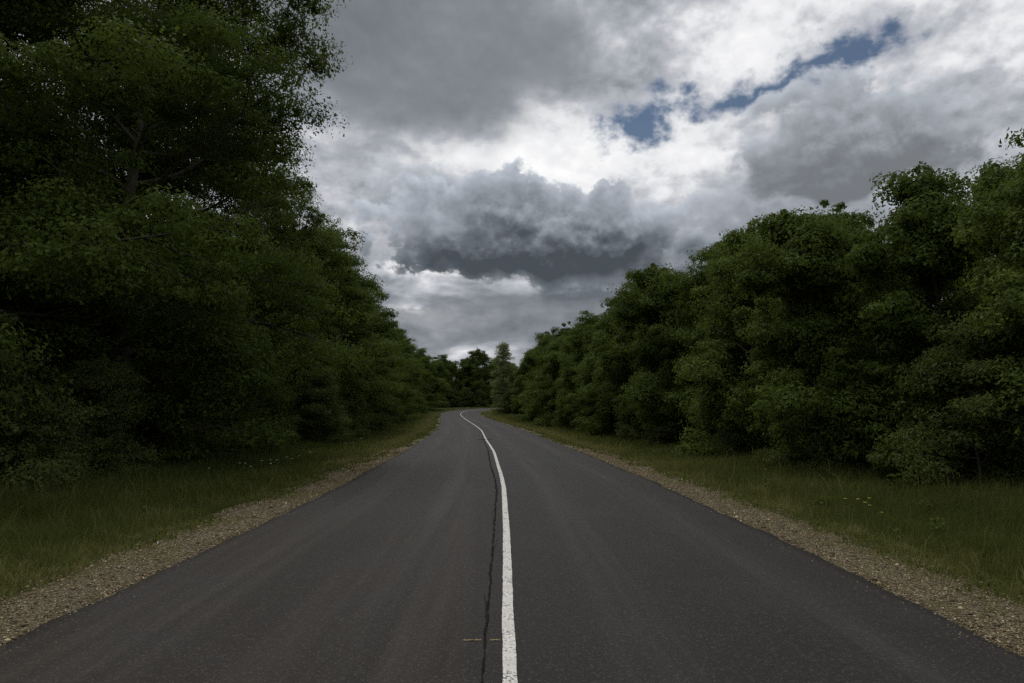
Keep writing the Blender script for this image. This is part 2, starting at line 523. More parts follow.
s_line = np.concatenate([np.arange(-10, 30, .06), np.arange(30, 110, .25), np.arange(110, 262, .5)])
wob = (fbm(s_line * .35, s_line * 0, 31, 3) - .5) * .03
wl = .042 + (fbm(s_line * 9, s_line * 0 + 3, 33, 4) - .5) * .009
wr = .043 + (fbm(s_line * 9, s_line * 0 + 8, 34, 4) - .5) * .009
c0 = np.interp(s_line, [0, 4, 8, 15, 20, 27, 36, 60, 300], [.035, .035, .03, .02, .06, .04, .02, .0, .0]) + wob
xx, yy, zz, of = strip(s_line, np.stack([c0 - wl, c0 + wr], 1), ROAD_Z + .005)
o = link('centre_line', grid_mesh('centre_line', xx, yy, zz, M_PAINT), road)
o['label'] = 'worn white centre line with ragged edges'

s_seam = np.concatenate([np.arange(-10, 30, .05), np.arange(30, 60, .2)])
sc0 = np.interp(s_seam, [-10, 3, 4.5, 7, 10, 14, 18, 24, 34, 60], [-.14, -.13, -.125, -.125, -.13, -.12, -.15, -.16, -.12, -.05])
sc0 = sc0 + (fbm(s_seam * 1.9, s_seam * 0 + 1, 41, 6) - .5) * .020
env = np.interp(s_seam, [-10, 7, 12, 22, 34, 60], [.7, .7, 1.2, 1.5, 1.3, .5])
sw = np.clip(.006 + (fbm(s_seam * 8, s_seam * 0 + 2, 43, 5) - .42) * .075, .002, .03) * env
xx, yy, zz, of = strip(s_seam, np.stack([sc0 - sw, sc0 + .7 * np.roll(sw, 7)], 1), ROAD_Z + .004)
link('sealed_crack', grid_mesh('sealed_crack', xx, yy, zz, M_TAR), road)
cw = np.clip(.0035 + (fbm(s_seam * 14, s_seam * 0 + 6, 47, 4) - .45) * .024, .0004, .008) * np.interp(s_seam, [-10, 8, 20, 60], [1, 1, 1.6, 1])
cc = sc0 + (fbm(s_seam * 7, s_seam * 0 + 4, 48, 5) - .5) * .026
xx, yy, zz, of = strip(s_seam, np.stack([cc - cw, cc + cw], 1), ROAD_Z + .008)
link('crack', grid_mesh('crack', xx, yy, zz, M_CRACK), road)
for k, (a_, b_, o0, o1) in enumerate(((5.4, 5.9, -.135, -.165), (7.4, 8.3, -.12, -.085), (9.6, 10.4, -.13, -.17), (12.4, 14.2, -.12, -.06))):
    ss = np.linspace(a_, b_, 40)
    oo = o0 + (o1 - o0) * np.linspace(0, 1, 40) + (fbm(ss * 6, ss * 0 + k, 55, 4) - .5) * .05
    ww = .004 * np.linspace(1, .2, 40)
    xx, yy, zz, of = strip(ss, np.stack([oo - ww, oo + ww], 1), ROAD_Z + .0072)
    link('crack', grid_mesh('crack', xx, yy, zz, M_CRACK), road)

def patch(name, s0, s1, o0, o1, mat, lift, jag=.012, n=24):
    ss = np.linspace(0, 1, n)
    lo = s0 + (fbm(ss * 7, ss * 0 + 1, 51, 3) - .5) * jag * 2
    hi = s1 + (fbm(ss * 7, ss * 0 + 5, 52, 3) - .5) * jag * 2
    oo = o0 + (o1 - o0) * ss
    xx, yy = at(np.stack([lo, hi]), np.stack([oo, oo]))
    _, yc = at(np.stack([lo, hi]), np.zeros((2, n)))
    zz = zroad(yc) + lift - .0022 * np.stack([oo, oo]) ** 2
    return link(name, grid_mesh(name, xx, yy, zz, mat), road)
patch('yellow_mark', 4.735, 4.76, -.275, -.155, M_YEL, ROAD_Z + .004)
patch('yellow_mark', 4.735, 4.76, -.095, -.03, M_YEL, ROAD_Z + .004)
patch('cross_crack', 36.2, 36.55, -.42, .34, M_TAR, ROAD_Z + .009, .12)

# ------------------------------------------------------------------ gravel shoulders
s_sh = np.concatenate([np.arange(-12, 45, .25), np.arange(45, 258, .8)])
for sd in (-1, 1):
    wdt = (1.05 if sd < 0 else 1.15) * np.interp(s_sh, [0, 14, 26, 45, 90], [1.1, 1.0, .75, .5, .35]) + (fbm(s_sh * .6, s_sh * 0 + sd, 61, 4) - .5) * .7
    frac = np.linspace(0, 1, 7)
    offs = sd * (HALF - .08 + (wdt[:, None] + .08) * frac[None])
    xx, yy = at(np.repeat(s_sh[:, None], 7, 1), offs)
    zz = ground(xx, yy) + .012
    zz[:, -1] -= .03
    if sd > 0:
        pass
    else:
        xx, yy, zz = xx[:, ::-1], yy[:, ::-1], zz[:, ::-1]
    o = link('gravel_shoulder', grid_mesh('gravel_shoulder', xx, yy, zz, M_BED, smooth=True))
    tag(o, 'strip of stony ground along the %s edge of the asphalt' % ('left' if sd < 0 else 'right'), 'road shoulder', kind='structure')

# loose stones, nobody could count them
def pebbles(sd, n, seed):
    rng = np.random.default_rng(seed)
    s = 4.5 + 24 * rng.random(n) ** 1.7
    d = rng.random(n) ** 1.15 * 1.35 + .0
    off = sd * (HALF + d + (rng.random(n) < .06) * -.32 * rng.random(n))
    x, y = at(s, off)
    z = np.where(np.abs(off) < HALF, zroad(y) + ROAD_Z - .024, ground(x, y) + .012)
    r = (.003 + .010 * rng.random(n) ** 2.8) * (1 + (rng.random(n) < .025) * 1.2) * np.interp(s, [4, 15, 36], [1, 1.25, 2.0])
    r = np.where(np.abs(off) < HALF + .03, np.minimum(r, .008), r)
    a = rng.random(n) * 6.283
    base = np.array([(1, 0, 0), (0, 1, 0), (-1, 0, 0), (0, -1, 0), (0, 0, 1), (0, 0, -1)], float)
    f = np.array([(0, 1, 4), (1, 2, 4), (2, 3, 4), (3, 0, 4), (1, 0, 5), (2, 1, 5), (3, 2, 5), (0, 3, 5)])
    V = base[None] * (.65 + .7 * rng.random((n, 6, 1))) * np.array([1.25, .9, .6])
    V = V + (rng.random((n, 6, 3)) - .5) * .5
    ca, sa = np.cos(a)[:, None], np.sin(a)[:, None]
    V = np.stack([V[..., 0] * ca - V[..., 1] * sa, V[..., 0] * sa + V[..., 1] * ca, V[..., 2]], -1) * r[:, None, None]
    V += np.stack([x, y, z + r * .3], -1)[:, None]
    F = (f[None] + np.arange(n)[:, None, None] * 6).reshape(-1, 3)
    return quads('gravel', V.reshape(-1, 3), F, M_PEB, attrs={'tint': ('FACE', np.repeat(rng.random(n), 8))})
if not SKY_ONLY:
    for sd in (-1, 1):
        o = link('gravel', pebbles(sd, 46000, 70 + sd))
        tag(o, 'loose brown stones scattered over the %s road shoulder' % ('left' if sd < 0 else 'right'), 'gravel', kind='stuff')

# ------------------------------------------------------------------ grass
def blades(x, y, z, h, w, lean, tint, rng):
    n = len(x)
    a = rng.random(n) * 6.283
    sx_, sy_ = np.cos(a) * w / 2, np.sin(a) * w / 2
    b = rng.random(n) * 6.283
    lx, ly = np.cos(b) * lean * h, np.sin(b) * lean * h
    V = np.empty((n, 5, 3))
    V[:, 0] = np.stack([x - sx_, y - sy_, z - .03], -1)
    V[:, 1] = np.stack([x + sx_, y + sy_, z - .03], -1)
    V[:, 2] = np.stack([x + sx_ * .75 + lx * .3, y + sy_ * .75 + ly * .3, z + h * .58], -1)
    V[:, 3] = np.stack([x - sx_ * .75 + lx * .3, y - sy_ * .75 + ly * .3, z + h * .58], -1)
    V[:, 4] = np.stack([x + lx, y + ly, z + h * np.sqrt(np.clip(1 - lean ** 2 * .6, .1, 1))], -1)
    base = np.arange(n)[:, None] * 5
    loops = (base + np.array([[0, 1, 2, 3, 3, 2, 4]])).ravel()
    starts = (np.arange(n)[:, None] * 7 + np.array([[0, 4]])).ravel()
    return V.reshape(-1, 3), loops, starts, np.repeat(tint, 2)
def grass(sd, seed):
    rng = np.random.default_rng(seed)
    Vs, Ls, Ss, Ts = [], [], [], []
    vo = lo = 0
    for s0, s1, dens, wid, hs in ((3.5, 13, 1100, .007, 1.0), (13, 26, 420, .011, 1.0), (26, 55, 130, .022, 1.05), (55, 110, 32, .05, 1.1), (110, 190, 10, .10, 1.15)):
        wmax = 12.0 if sd < 0 else 10.0
        n = int((s1 - s0) * wmax * dens)
        s = s0 + (s1 - s0) * rng.random(n)
        d = .05 + wmax * rng.random(n) ** 1.35
        x, y = at(s, sd * (HALF + d))
        pat = fbm(x * .9, y * .9, 81 + seed, 4)
        pat2 = fbm(x * .28, y * .28, 83 + seed, 3)
        edge = np.interp(s, [0, 10, 18, 30, 90], [1.1, .95, .65, .38, .2])
        keep_p = np.clip((d - edge * .6 + (pat - .5) * 2.6) / (edge * .75), .07, 1)
        keep = rng.random(n) < keep_p
        s, d, x, y, pat, pat2 = (v[keep] for v in (s, d, x, y, pat, pat2))
        n = len(s)
        z = ground(x, y)
        clump = fbm(x * 3.6, y * 3.6, 85 + seed, 3)
        tall = np.clip((d - .9) / 1.6, 0, 1)
        tall = tall * np.interp(s, [0, 20, 45], [1, 1, .55])
        h = (.045 + .23 * tall * (.30 + 1.1 * pat2)) * (.45 + 1.1 * clump) * (.5 + .9 * rng.random(n)) * hs
        stalk = (rng.random(n) < .012) & (d > 1.2)
        h = np.where(stalk, h * 1.5 + .12, h)
        dry = np.clip(1 - (d - .6) / 2.0, 0, 1) * .62 + np.clip((pat2 - .56) * 1.6, 0, .2)
        dry = dry + (np.clip((pat - .5) * 1.6, -.1, .35) + np.clip((clump - .55) * 1.2, -.12, .25)) * np.clip(1.5 - d / 3.2, .25, 1)
        dry = dry + np.interp(s, [15, 45], [0, .6]) * np.clip(1.5 - d / 3.0, -.1, 1)
        tint = np.clip(.10 + .32 * rng.random(n) + dry * (.5 + .5 * rng.random(n)), 0, 1)
        tint = tint - np.clip((d - 2.4) / 2.5, 0, 1) * .10
        wide = (rng.random(n) < .30 * np.clip(1 - np.abs(d - edge[keep] * 1.45) / .7, 0, 1) * np.clip(pat * 2.2 - .6, 0, 1))
        h = np.where(wide, .05 + .09 * rng.random(n), h)
        tint = np.clip(np.where(wide, .24 + .14 * rng.random(n), tint), 0, 1)
        tint = np.where(stalk, np.clip(tint + .35, 0, 1), tint)
        v, l, st, t = blades(x, y, z, h, wid * (.7 + .6 * rng.random(n)) * np.where(wide, 3.2, 1.0), np.where(wide, .9, .15 + .6 * rng.random(n)), tint, rng)
        Vs.append(v); Ls.append(l + vo); Ss.append(st + lo); Ts.append(t)
        vo += len(v); lo += len(l)
    return mesh_from('verge_grass', np.concatenate(Vs), np.concatenate(Ls), np.concatenate(Ss), M_GRASS, attrs={'tint': ('FACE', np.concatenate(Ts))})
if not SKY_ONLY:
    for sd in (-1, 1):
        o = link('verge_grass', grass(sd, 90 + sd))
        tag(o, 'uncut grass on the verge between the %s shoulder and the wood' % ('left' if sd < 0 else 'right'), 'grass', kind='stuff')

# ------------------------------------------------------------------ trees
def tubes(polys, sides):
    """polys: list of (points Nx3, radii N) -> verts, quads"""
    V, F = [], []
    b = 0
    for pts, rad in polys:
        pts = np.asarray(pts, float)
        n = len(pts)
        t = np.gradient(pts, axis=0)
        t /= np.linalg.norm(t, axis=1)[:, None] + 1e-9
        ref = np.where(np.abs(t[:, 2:3]) > .9, np.array([[1., 0, 0]]), np.array([[0, 0, 1.]]))
        u = np.cross(t, ref); u /= np.linalg.norm(u, axis=1)[:, None] + 1e-9
        w = np.cross(t, u)
        k = sides
        a = np.arange(k) / k * 2 * np.pi
        ring = pts[:, None] + (u[:, None] * np.cos(a)[None, :, None] + w[:, None] * np.sin(a)[None, :, None]) * np.asarray(rad)[:, None, None]
        V.append(ring.reshape(-1, 3))
        i = np.arange(n * k).reshape(n, k) + b
        F.append(np.stack([i[:-1], np.roll(i[:-1], -1, 1), np.roll(i[1:], -1, 1), i[1:]], -1).reshape(-1, 4))
        b += n * k
    return np.concatenate(V), np.concatenate(F)
def unit(v):
    return v / (np.linalg.norm(v, axis=-1, keepdims=True) + 1e-9)
def bent(p, d, length, n, rng, wander, lift):
    pts = [np.array(p, float)]
    d = unit(np.array(d, float))
    for i in range(n):
        d = unit(d + rng.normal(0, wander, 3) + np.array([0, 0, lift]))
        pts.append(pts[-1] + d * length / n)
    return np.array(pts)
def make_tree(kind, seed, H, RX, base, nl, ns, nt, per, leaf, mat, trunk_r, profile, cl_r=.7, droop=.25, lean=0.0, up=.25, flat=.10, skip=0.0, spread=1.08, shoots=0, shoot_len=1.2, sq=(1.22, 1.22, .58)):
    """returns (trunk mesh, crown mesh). profile(t)->relative crown radius at height t of the crown"""
    rng = np.random.default_rng(seed)
    trunk = bent((0, 0, -.3), (lean, 0, 1), H * .93, 12, rng, .045, .06)
    tr = trunk_r * (1 - np.linspace(0, 1, 13) * .93)
    tr[0] *= 1.5; tr[1] *= 1.08
    big, small = [(trunk, tr)], []
    C, D = [], []
    for i in range(nl):
        t = base + (1 - base) * ((i + rng.random()) / nl) ** spread
        t = min(t, .96)
        f = t * 12
        k = min(int(f), 11)
        p = trunk[k] * (1 - (f - k)) + trunk[k + 1] * (f - k)
        a = i * 2.39996 + rng.normal(0, .35)
        tt = (t - base) / (1 - base)
        rad = RX * profile(tt) * (.60 + .62 * rng.random())
        el_ = up - .22 * (1 - tt) ** 3 + .95 * tt ** 2 + rng.normal(0, .13)
        d = np.array([math.cos(a) * math.cos(el_), math.sin(a) * math.cos(el_), math.sin(el_)])
        L = bent(p, d, rad, 7, rng, .10, .02)
        r0 = max(trunk_r * (1 - t * .93) * .55, .02)
        big.append((L, r0 * (1 - np.linspace(0, 1, 8) * .88)))
        m_ = max(2, int(ns * (.45 + .75 * rad / RX)))
        for j in range(m_):
            u = .34 + .66 * (j + rng.random()) / m_
            f = u * 7; k = min(int(f), 6)
            p2 = L[k] * (1 - (f - k)) + L[k + 1] * (f - k)
            ax = unit(L[k + 1] - L[k])
            sd = unit(np.cross(ax, rng.normal(0, 1, 3)))
            sd[2] *= .6
            d2 = unit(ax * (.55 + .4 * u) + sd * .9 + np.array([0, 0, .10]))
            l2 = (.30 + .16 * rng.random()) * rad * (1.15 - .5 * u) + .3
            B = bent(p2, d2, l2, 4, rng, .16, .0)
            small.append((B, np.linspace(max(r0 * .32, .010), .005, 5)))
            for q_ in range(nt):
                if rng.random() < skip:
                    continue
                u3 = .25 + .75 * (q_ + rng.random()) / nt
                f3 = u3 * 4; k3 = min(int(f3), 3)
                p3 = B[k3] * (1 - (f3 - k3)) + B[k3 + 1] * (f3 - k3)
                ax3 = unit(B[k3 + 1] - B[k3])
                d3 = unit(ax3 * .7 + rng.normal(0, .55, 3) * np.array([1, 1, .6]))
                l3 = cl_r * (.35 + .5 * rng.random())
                C.append(p3 + d3 * l3); D.append(d3)
                small.append((np.stack([p3, p3 + d3 * l3]), np.array([.006, .003])))
    scale_c = [1.0] * len(C)
    n_plain = len(C)
    ends = [b[0] for b in big[1:] if b[0][-1][2] > H * .30]
    for i in range(shoots):                       # upright leading shoots breaking the outline
        e = ends[int(rng.integers(len(ends)))] if i else trunk[:12]
        f = 7 * rng.uniform(.55, 1.0) if i else 12
        k = min(int(f), len(e) - 1)
        L = bent(e[k], (rng.normal(0, .35), rng.normal(0, .35), 1), shoot_len * rng.uniform(.5, 1.15), 5, rng, .10, .12)
        small.append((L, np.linspace(.026, .008, 6)))
        for q_ in range(6):
            a = rng.random() * 6.283
            d3 = unit(np.array([math.cos(a), math.sin(a), .5 + .25 * q_]))
            p = L[min(q_, 5)] + rng.normal(0, .14, 3)
            C.append(p + d3 * cl_r * .22); D.append(d3); scale_c.append((.98 - .12 * q_) * rng.uniform(.8, 1.15))
    C, D = np.array(C), np.array(D)
    scale_c = np.array(scale_c)
    far_out = rng.random(len(C)) < .22                  # some twigs reach out past the rest
    C = C + D * (far_out * rng.uniform(.2, .7, len(C)) * cl_r)[:, None]
    scale_c = scale_c * np.where(far_out, .8, 1.0)
    C[:, 2] = np.maximum(C[:, 2], .25)
    V1, F1 = tubes(big, 7)
    V2, F2 = tubes(small, 3)
    tm = quads('trunk', np.concatenate([V1, V2]), np.concatenate([F1, F2 + len(V1)]), M_BARK, smooth=True)
    # leaves on small domed tufts at the twig ends, facing up and out
    n = len(C)
    size = rng.uniform(.6, 1.3, n) * cl_r * scale_c
    cnt = per
    ax = unit(D * np.array([1, 1, .4]) * .65 + np.array([0, 0, .8]) + rng.normal(0, .18, D.shape))
    e1 = unit(np.cross(ax, np.array([0.31, 0.95, 0.05])))
    e2 = np.cross(ax, e1)
    ca = 1 - rng.random((n, cnt)) ** .85 * (1 - math.cos(R(112)))      # cap of the dome
    sa = np.sqrt(np.clip(1 - ca ** 2, 0, 1))
    th = rng.random((n, cnt)) * 6.283
    dr = ax[:, None] * ca[..., None] + (e1[:, None] * np.cos(th)[..., None] + e2[:, None] * np.sin(th)[..., None]) * sa[..., None]
    lob = 1 + .36 * np.sin(th * 3 + rng.random((n, 1)) * 6.28) * sa + .20 * np.sin(th * 7 + rng.random((n, 1)) * 6.28) * sa
    rr = size[:, None] * lob * (1 - np.abs(rng.normal(0, .20 + flat, (n, cnt))))
    sq = np.array(sq)
    sq = np.where((np.arange(n) < n_plain)[:, None, None], sq, np.array([.85, .85, 1.0]))
    P = C[:, None] + dr * rr[..., None] * sq - ax[:, None] * (size * .35)[:, None, None]
    ln = unit(dr + np.array([0, 0, .35]) + rng.normal(0, .44, (n, cnt, 3)))
    out_ = rng.normal(0, .6, (n, cnt, 3)) + dr * .5 + np.array([0, 0, -droop * 1.6])
    out_ = unit(out_ - ln * np.sum(out_ * ln, -1, keepdims=True))
    sd = np.cross(out_, ln)
    sz = leaf * rng.uniform(.6, 1.25, (n, cnt))[..., None]
    P = P.reshape(-1, 3); out_ = out_.reshape(-1, 3); sd = sd.reshape(-1, 3); sz = sz.reshape(-1, 1)
    N = len(P)
    ok = (P[:, 2] > .05) & (rng.random(N) < np.repeat(np.clip(scale_c * 1.15, 0, 1) ** .9, cnt))
    P, out_, sd, sz = P[ok], out_[ok], sd[ok], sz[ok]
    tint = (np.repeat(rng.random(n), cnt) * .7 + rng.random(N) * .3)[ok]
    N = len(P)
    V = np.stack([P - out_ * sz * .5 - sd * sz * .10, P - out_ * sz * .5 + sd * sz * .10, P + out_ * sz * .5 + sd * sz * .32, P + out_ * sz * .5 - sd * sz * .32], 1)
    cm = quads('crown', V.reshape(-1, 3), np.arange(N * 4).reshape(-1, 4), mat, attrs={'tint': ('FACE', tint)})
    return tm, cm
def prof_oak(t):
    return max(.12, (1 - ((t - .36) / .68) ** 2 if t > .36 else 1 - ((.36 - t) / .75) ** 2)) ** .6
def prof_spread(t):
    return max(.15, (1 - ((t - .56) / .50) ** 2 if t > .56 else 1 - ((.56 - t) / .84) ** 2)) ** .6
def prof_young(t):
    return max(.20, (1 - ((t - .28) / .78) ** 2 if t > .28 else 1 - ((.28 - t) / .62) ** 2)) ** .62
def prof_shrub(t):
    return max(.25, 1 - .6 * t)
def prof_slim(t):
    return max(.10, .9 * math.sin(math.pi * min(1, .22 + .74 * t)))
PROTO = {}
if not SKY_ONLY:
    # kind: list of (trunk, crown, height)
    PROTO['oak'] = [make_tree('oak', 101, 20.5, 6.0, .07, 50, 7, 3, 300, .110, M_OAK, .36, prof_spread, .84, .26, .0, .16, .05, .04, shoots=16),
                    make_tree('oak', 102, 17.5, 6.2, .06, 38, 7, 3, 330, .110, M_OAK, .34, prof_oak, .84, .26, .0, .14, .05, .04, shoots=16)]
    PROTO['wood'] = [make_tree('wood', 201 + i, 13.5, 4.6, .04, 34, 6, 3, 240, .130, M_OAK, .17, prof_oak, .78, .26, .0, .14, .05, shoots=14) for i in range(3)]
    PROTO['young'] = [make_tree('young', 301 + i, 9.2, 2.75, .04, 36, 5, 3, 230, .108, M_YOUNG, .10, prof_young, .56, .24, .0, .34, .05, spread=1.12, shoots=22, shoot_len=1.0, sq=(1.15, 1.15, .68)) for i in range(5)]
    PROTO['shrub'] = [make_tree('shrub', 401 + i, 3.4, 1.9, .03, 26, 4, 3, 160, .068, M_BUSH, .05, prof_shrub, .42, .2, .0, .30, .05, shoots=10, shoot_len=.7) for i in range(3)]
    PROTO['pale'] = [make_tree('pale', 501, 13.0, 3.0, .03, 34, 5, 3, 60, .14, M_PALE, .12, prof_slim, .62, .15, .0, .5, .12, spread=1.1, shoots=20, shoot_len=1.3)]

NAMES = {'oak': 'oak_tree', 'wood': 'broadleaf_tree', 'young': 'young_tree', 'shrub': 'shrub', 'pale': 'slender_tree'}
def place(kind, var, s, off, sc, rot, label, group, xy=None, sz=None):
    if SKY_ONLY:
        return
    tm, cm = PROTO[kind][var]
    if xy is None:
        x, y = at(np.array([s]), np.array([off]))
        x, y = float(x[0]), float(y[0])
    else:
        x, y = xy
    z = float(ground(np.array([x]), np.array([y]))[0])
    r = bpy.data.objects.new(NAMES[kind], None)
    COL.objects.link(r)
    r.empty_display_size = .3
    r.location = (x, y, z - .03)
    r.rotation_euler = (0, 0, rot)
    r.scale = (sc, sc, sc if sz is None else sz)
    link('trunk', tm, r); link('crown', cm, r)
    tag(r, label, {'shrub': 'shrub'}.get(kind, 'tree'), group)
    return r

rng = np.random.default_rng(11)
ORD = ['nearest', 'second', 'third', 'fourth', 'fifth', 'sixth', 'seventh', 'eighth', 'ninth', 'tenth', 'eleventh', 'twelfth',
       'thirteenth', 'fourteenth', 'fifteenth', 'sixteenth', 'seventeenth', 'eighteenth', 'nineteenth', 'twentieth']
GL, GR = 'trees along the left side of the road', 'trees along the right side of the road'
# left front row
front_l = [('oak', 1, 17.5, -15.5, 1.05, 2.2), ('oak', 0, 23.5, -12.7, 1.0, 3.3), ('oak', 1, 32.5, -15.7, 1.05, 4.0), ('oak', 0, 41, -14.6, .74, 2.9),
           ('wood', 0, 48.5, -13.2, 1.08, .0), ('wood', 1, 55, -13.4, 1.05, 1.0), ('wood', 2, 62, -13.4, 1.02, 2.0), ('wood', 0, 70, -13.3, 1.0, 3.0),
           ('wood', 1, 78, -12.4, 1.0, 4.0), ('wood', 2, 87, -12.5, 1.03, 5.0), ('wood', 0, 96, -12.2, 1.0, 1.3), ('wood', 1, 106, -12.5, 1.0, 2.4),
           ('wood', 2, 117, -12.6, 1.0, .6), ('wood', 0, 128, -13, 1.0, 5.3), ('wood', 1, 139, -13.5, .95, 3.6), ('wood', 2, 150, -13.0, .95, 2.7)]
for i, (k, v, s, off, sc, rot) in enumerate(front_l):
    if i == 1:
        lab = 'tall spreading oak with sky showing through its upper limbs, at upper left'
    elif i == 0:
        lab = 'dark oak at the left frame edge, nearest of the left roadside trees'
    else:
        lab = '%s roadside %s counted away along the left verge' % (ORD[i], 'oak' if k == 'oak' else 'tree')
    place(k, v, s, off, sc, rot, lab, GL)
# left second and third rows
inner_l = [('wood', 0, 20, -20, 1.0), ('oak', 1, 27, -20.5, .92), ('wood', 1, 35, -20, 1.0), ('wood', 2, 44, -20, 1.0), ('wood', 0, 54, -20, 1.05), ('wood', 1, 66, -20, 1.05),
           ('wood', 2, 78, -20, 1.02), ('wood', 0, 92, -20, 1.0), ('wood', 1, 108, -20, 1.0), ('wood', 2, 124, -20, 1.0), ('wood', 2, 24, -27, .95), ('wood', 0, 33, -28, 1.0),
           ('wood', 1, 45, -28, 1.0), ('wood', 0, 16, -22, .9)]
for k, v, s, off, sc in inner_l:
    place(k, v, s, off, sc, rng.random() * 6.28, 'dark tree deep in the left wood, behind the roadside row', 'trees inside the left wood')
# far trees closing the bend
FAR_S = .92
far = [(-27, 168), (-21, 176), (-15.5, 182), (-10.5, 187), (-6, 184), (-1.5, 188), (3.5, 193), (9, 199), (16, 205), (24, 211),
       (-30, 182), (-23, 189), (-16, 195), (-9, 197), (-3, 198), (2, 204), (9, 211), (-12, 206), (-4, 209), (-19.5, 181), (-25, 178), (-18, 172)]
for i, (x, y) in enumerate(far):
    place('wood' if i % 3 else 'young', i % 3, 0, 0, FAR_S * (.92 + .16 * rng.random()) * (1.0 if i % 3 else 1.4), rng.random() * 6.28,
          ('tree beyond the bend closing off the far end of the road' if i != 4 else 'tall dark tree beyond the bend, left of the pale slender tree'),
          'trees beyond the bend' if i != 4 else None, xy=(x, y), sz=1.12 if i == 4 else None)
for i, (x, y) in enumerate([(-19, 170), (-16, 174), (-13, 177), (-9.5, 180), (-6, 179), (-3, 182), (0, 183), (3, 187), (6.5, 190), (-22, 166), (-25, 163)]):
    place('shrub', i % 3, 0, 0, 1.1 + .3 * rng.random(), rng.random() * 6.28, 'shrub along the outer edge of the bend at the far end', 'shrubs beyond the bend', xy=(x, y))
# right front row: young trees
n_r = 0
s = 13.5
row_r = []
while s < 140:
    row_r.append((s, 11.6 + rng.normal(0, .7) + (1.2 if s < 20 else 0) + (2.6 if s > 98 else 0), rng.uniform(.95, 1.05) * np.interp(s, [13, 22, 35, 60, 90, 140], [.77, .92, 1.02, 1.06, 1.16, 1.22])))
    s += rng.uniform(2.7, 3.7) * np.interp(s, [13, 140], [1, 1.5])
for i, (s, off, sc) in enumerate(row_r):
    lab = '%s young roadside tree counted away along the right verge' % ORD[i] if i < 20 else 'small far young tree in the right roadside row before the bend'
    if i == 0:
        lab = 'leafy young tree at the right frame edge, nearest of the right roadside trees'
    place('young', i % 5, s, off, sc, rng.random() * 6.28, lab, GR)
s = 15
while s < 135:
    sc = rng.uniform(.94, 1.10) * np.interp(s, [13, 22, 35, 60, 90, 140], [.79, .93, 1.04, 1.07, 1.16, 1.2])
    place('young', int(rng.integers(5)), s, 15.5 + rng.normal(0, .9) + (2.0 if s > 98 else 0), sc, rng.random() * 6.28, 'young tree whose top shows above the right roadside row', 'young trees behind the right row')
    s += rng.uniform(4, 5.5) * np.interp(s, [13, 140], [1, 1.5])
s = 18
while s < 80:
    place('young', int(rng.integers(5)), s, 20 + rng.normal(0, 1), rng.uniform(1.0, 1.2), rng.random() * 6.28, 'dark young tree deep in the right wood', 'trees inside the right wood')
    s += rng.uniform(6, 8)
place('pale', 0, 0, 0, 1.12, .5, 'pale grey-green slender tree at the inside of the bend', None, xy=(.2, 134))
place('shrub', 1, 0, 0, 1.1, 1.0, 'bushy shrub at the foot of the pale slender tree', None, xy=(1.2, 131.5))
place('wood', 1, 0, 0, .9, 2.0, 'dark tree right behind the pale slender tree at the bend', None, xy=(8.5, 147))
place('young', 1, 0, 0, 1.2, 2.0, 'dark young tree beside the pale slender tree, on its right', None, xy=(6.0, 136))
for i, (s, off) in enumerate([(17, -15.5), (20, -17), (22.5, -15), (26, -17.5), (28, -15.2), (32, -17), (35.5, -15.5), (40, -17), (44, -15.5), (19, -21), (25, -22), (31, -22), (38, -22), (47, -17), (52, -15.5), (58, -16)]):
    place('shrub', i % 3, s, off, 1.25 + .4 * rng.random(), rng.random() * 6.28, 'tall dark undergrowth shrub beneath the oaks of the left wood', 'undergrowth of the left wood')
# shrubs at the feet of both woods
for sd, s_list in ((-1, [(15.5, 11.6, 1.0), (19, 11.0, .8), (24, 11.5, .95), (29, 10.6, .75), (34, 11.0, .95), (39.5, 9.6, 1.05), (45, 9.8, .8), (52, 9.7, .9), (60, 9.6, .85), (69, 9.6, .85), (79, 9.5, .85), (90, 9.5, .9), (102, 9.5, .9)]),
                    (1, [(15.4, 11.0, .95), (19.8, 10.2, .82), (22.5, 10.6, .7), (26, 9.9, .72), (30, 10.0, .62), (35, 9.6, .75), (41, 9.4, .7), (48, 9.3, .75), (56, 9.4, .75), (66, 9.3, .8), (77, 9.2, .85), (90, 9.2, .9)])):
    w = 'left' if sd < 0 else 'right'
    for i, (s, off, sc) in enumerate(s_list):
        lab = '%s low shrub counted away along the foot of the %s wood' % (ORD[i], w)
        place('shrub', (i * 2 + (sd > 0)) % 3, s, sd * off, sc, rng.random() * 6.28, lab, 'shrubs along the foot of the %s wood' % w)

# ------------------------------------------------------------------ small things on the verges
def ground_at(x, y):
    return float(ground(np.array([x]), np.array([y]))[0])
def tube_obj(name, pts, rads, sides, mat, parent, cap=True):
    V, F = tubes([(pts, rads)], sides)
    me = bpy.data.meshes.new(name)
    n = len(pts)
    faces = [tuple(f) for f in F]
    if cap:
        faces.append(tuple(range(sides))[::-1]); faces.append(tuple(range((n - 1) * sides, n * sides)))
    me.from_pydata([tuple(v) for v in V], [], faces)
    me.materials.append(mat)
    return link(name, me, parent)
# marker post, red over white
px_, py_ = 9.75, 28.0
post = bpy.data.objects.new('marker_post', None); COL.objects.link(post)
post.location = (px_, py_, ground_at(px_, py_)); post.rotation_euler = (R(1.5), R(-2), 0)
tag(post, 'small white marker post with a red top in the right verge grass', 'marker post')
tube_obj('stake', [(0, 0, -.2), (0, 0, .5), (0, 0, .56)], [.04, .04, .036], 10, M_WHITE, post)
tube_obj('red_cap', [(0, 0, .561), (0, 0, .80), (0, 0, .84), (0, 0, .855)], [.044, .044, .038, .015], 10, M_RED, post)

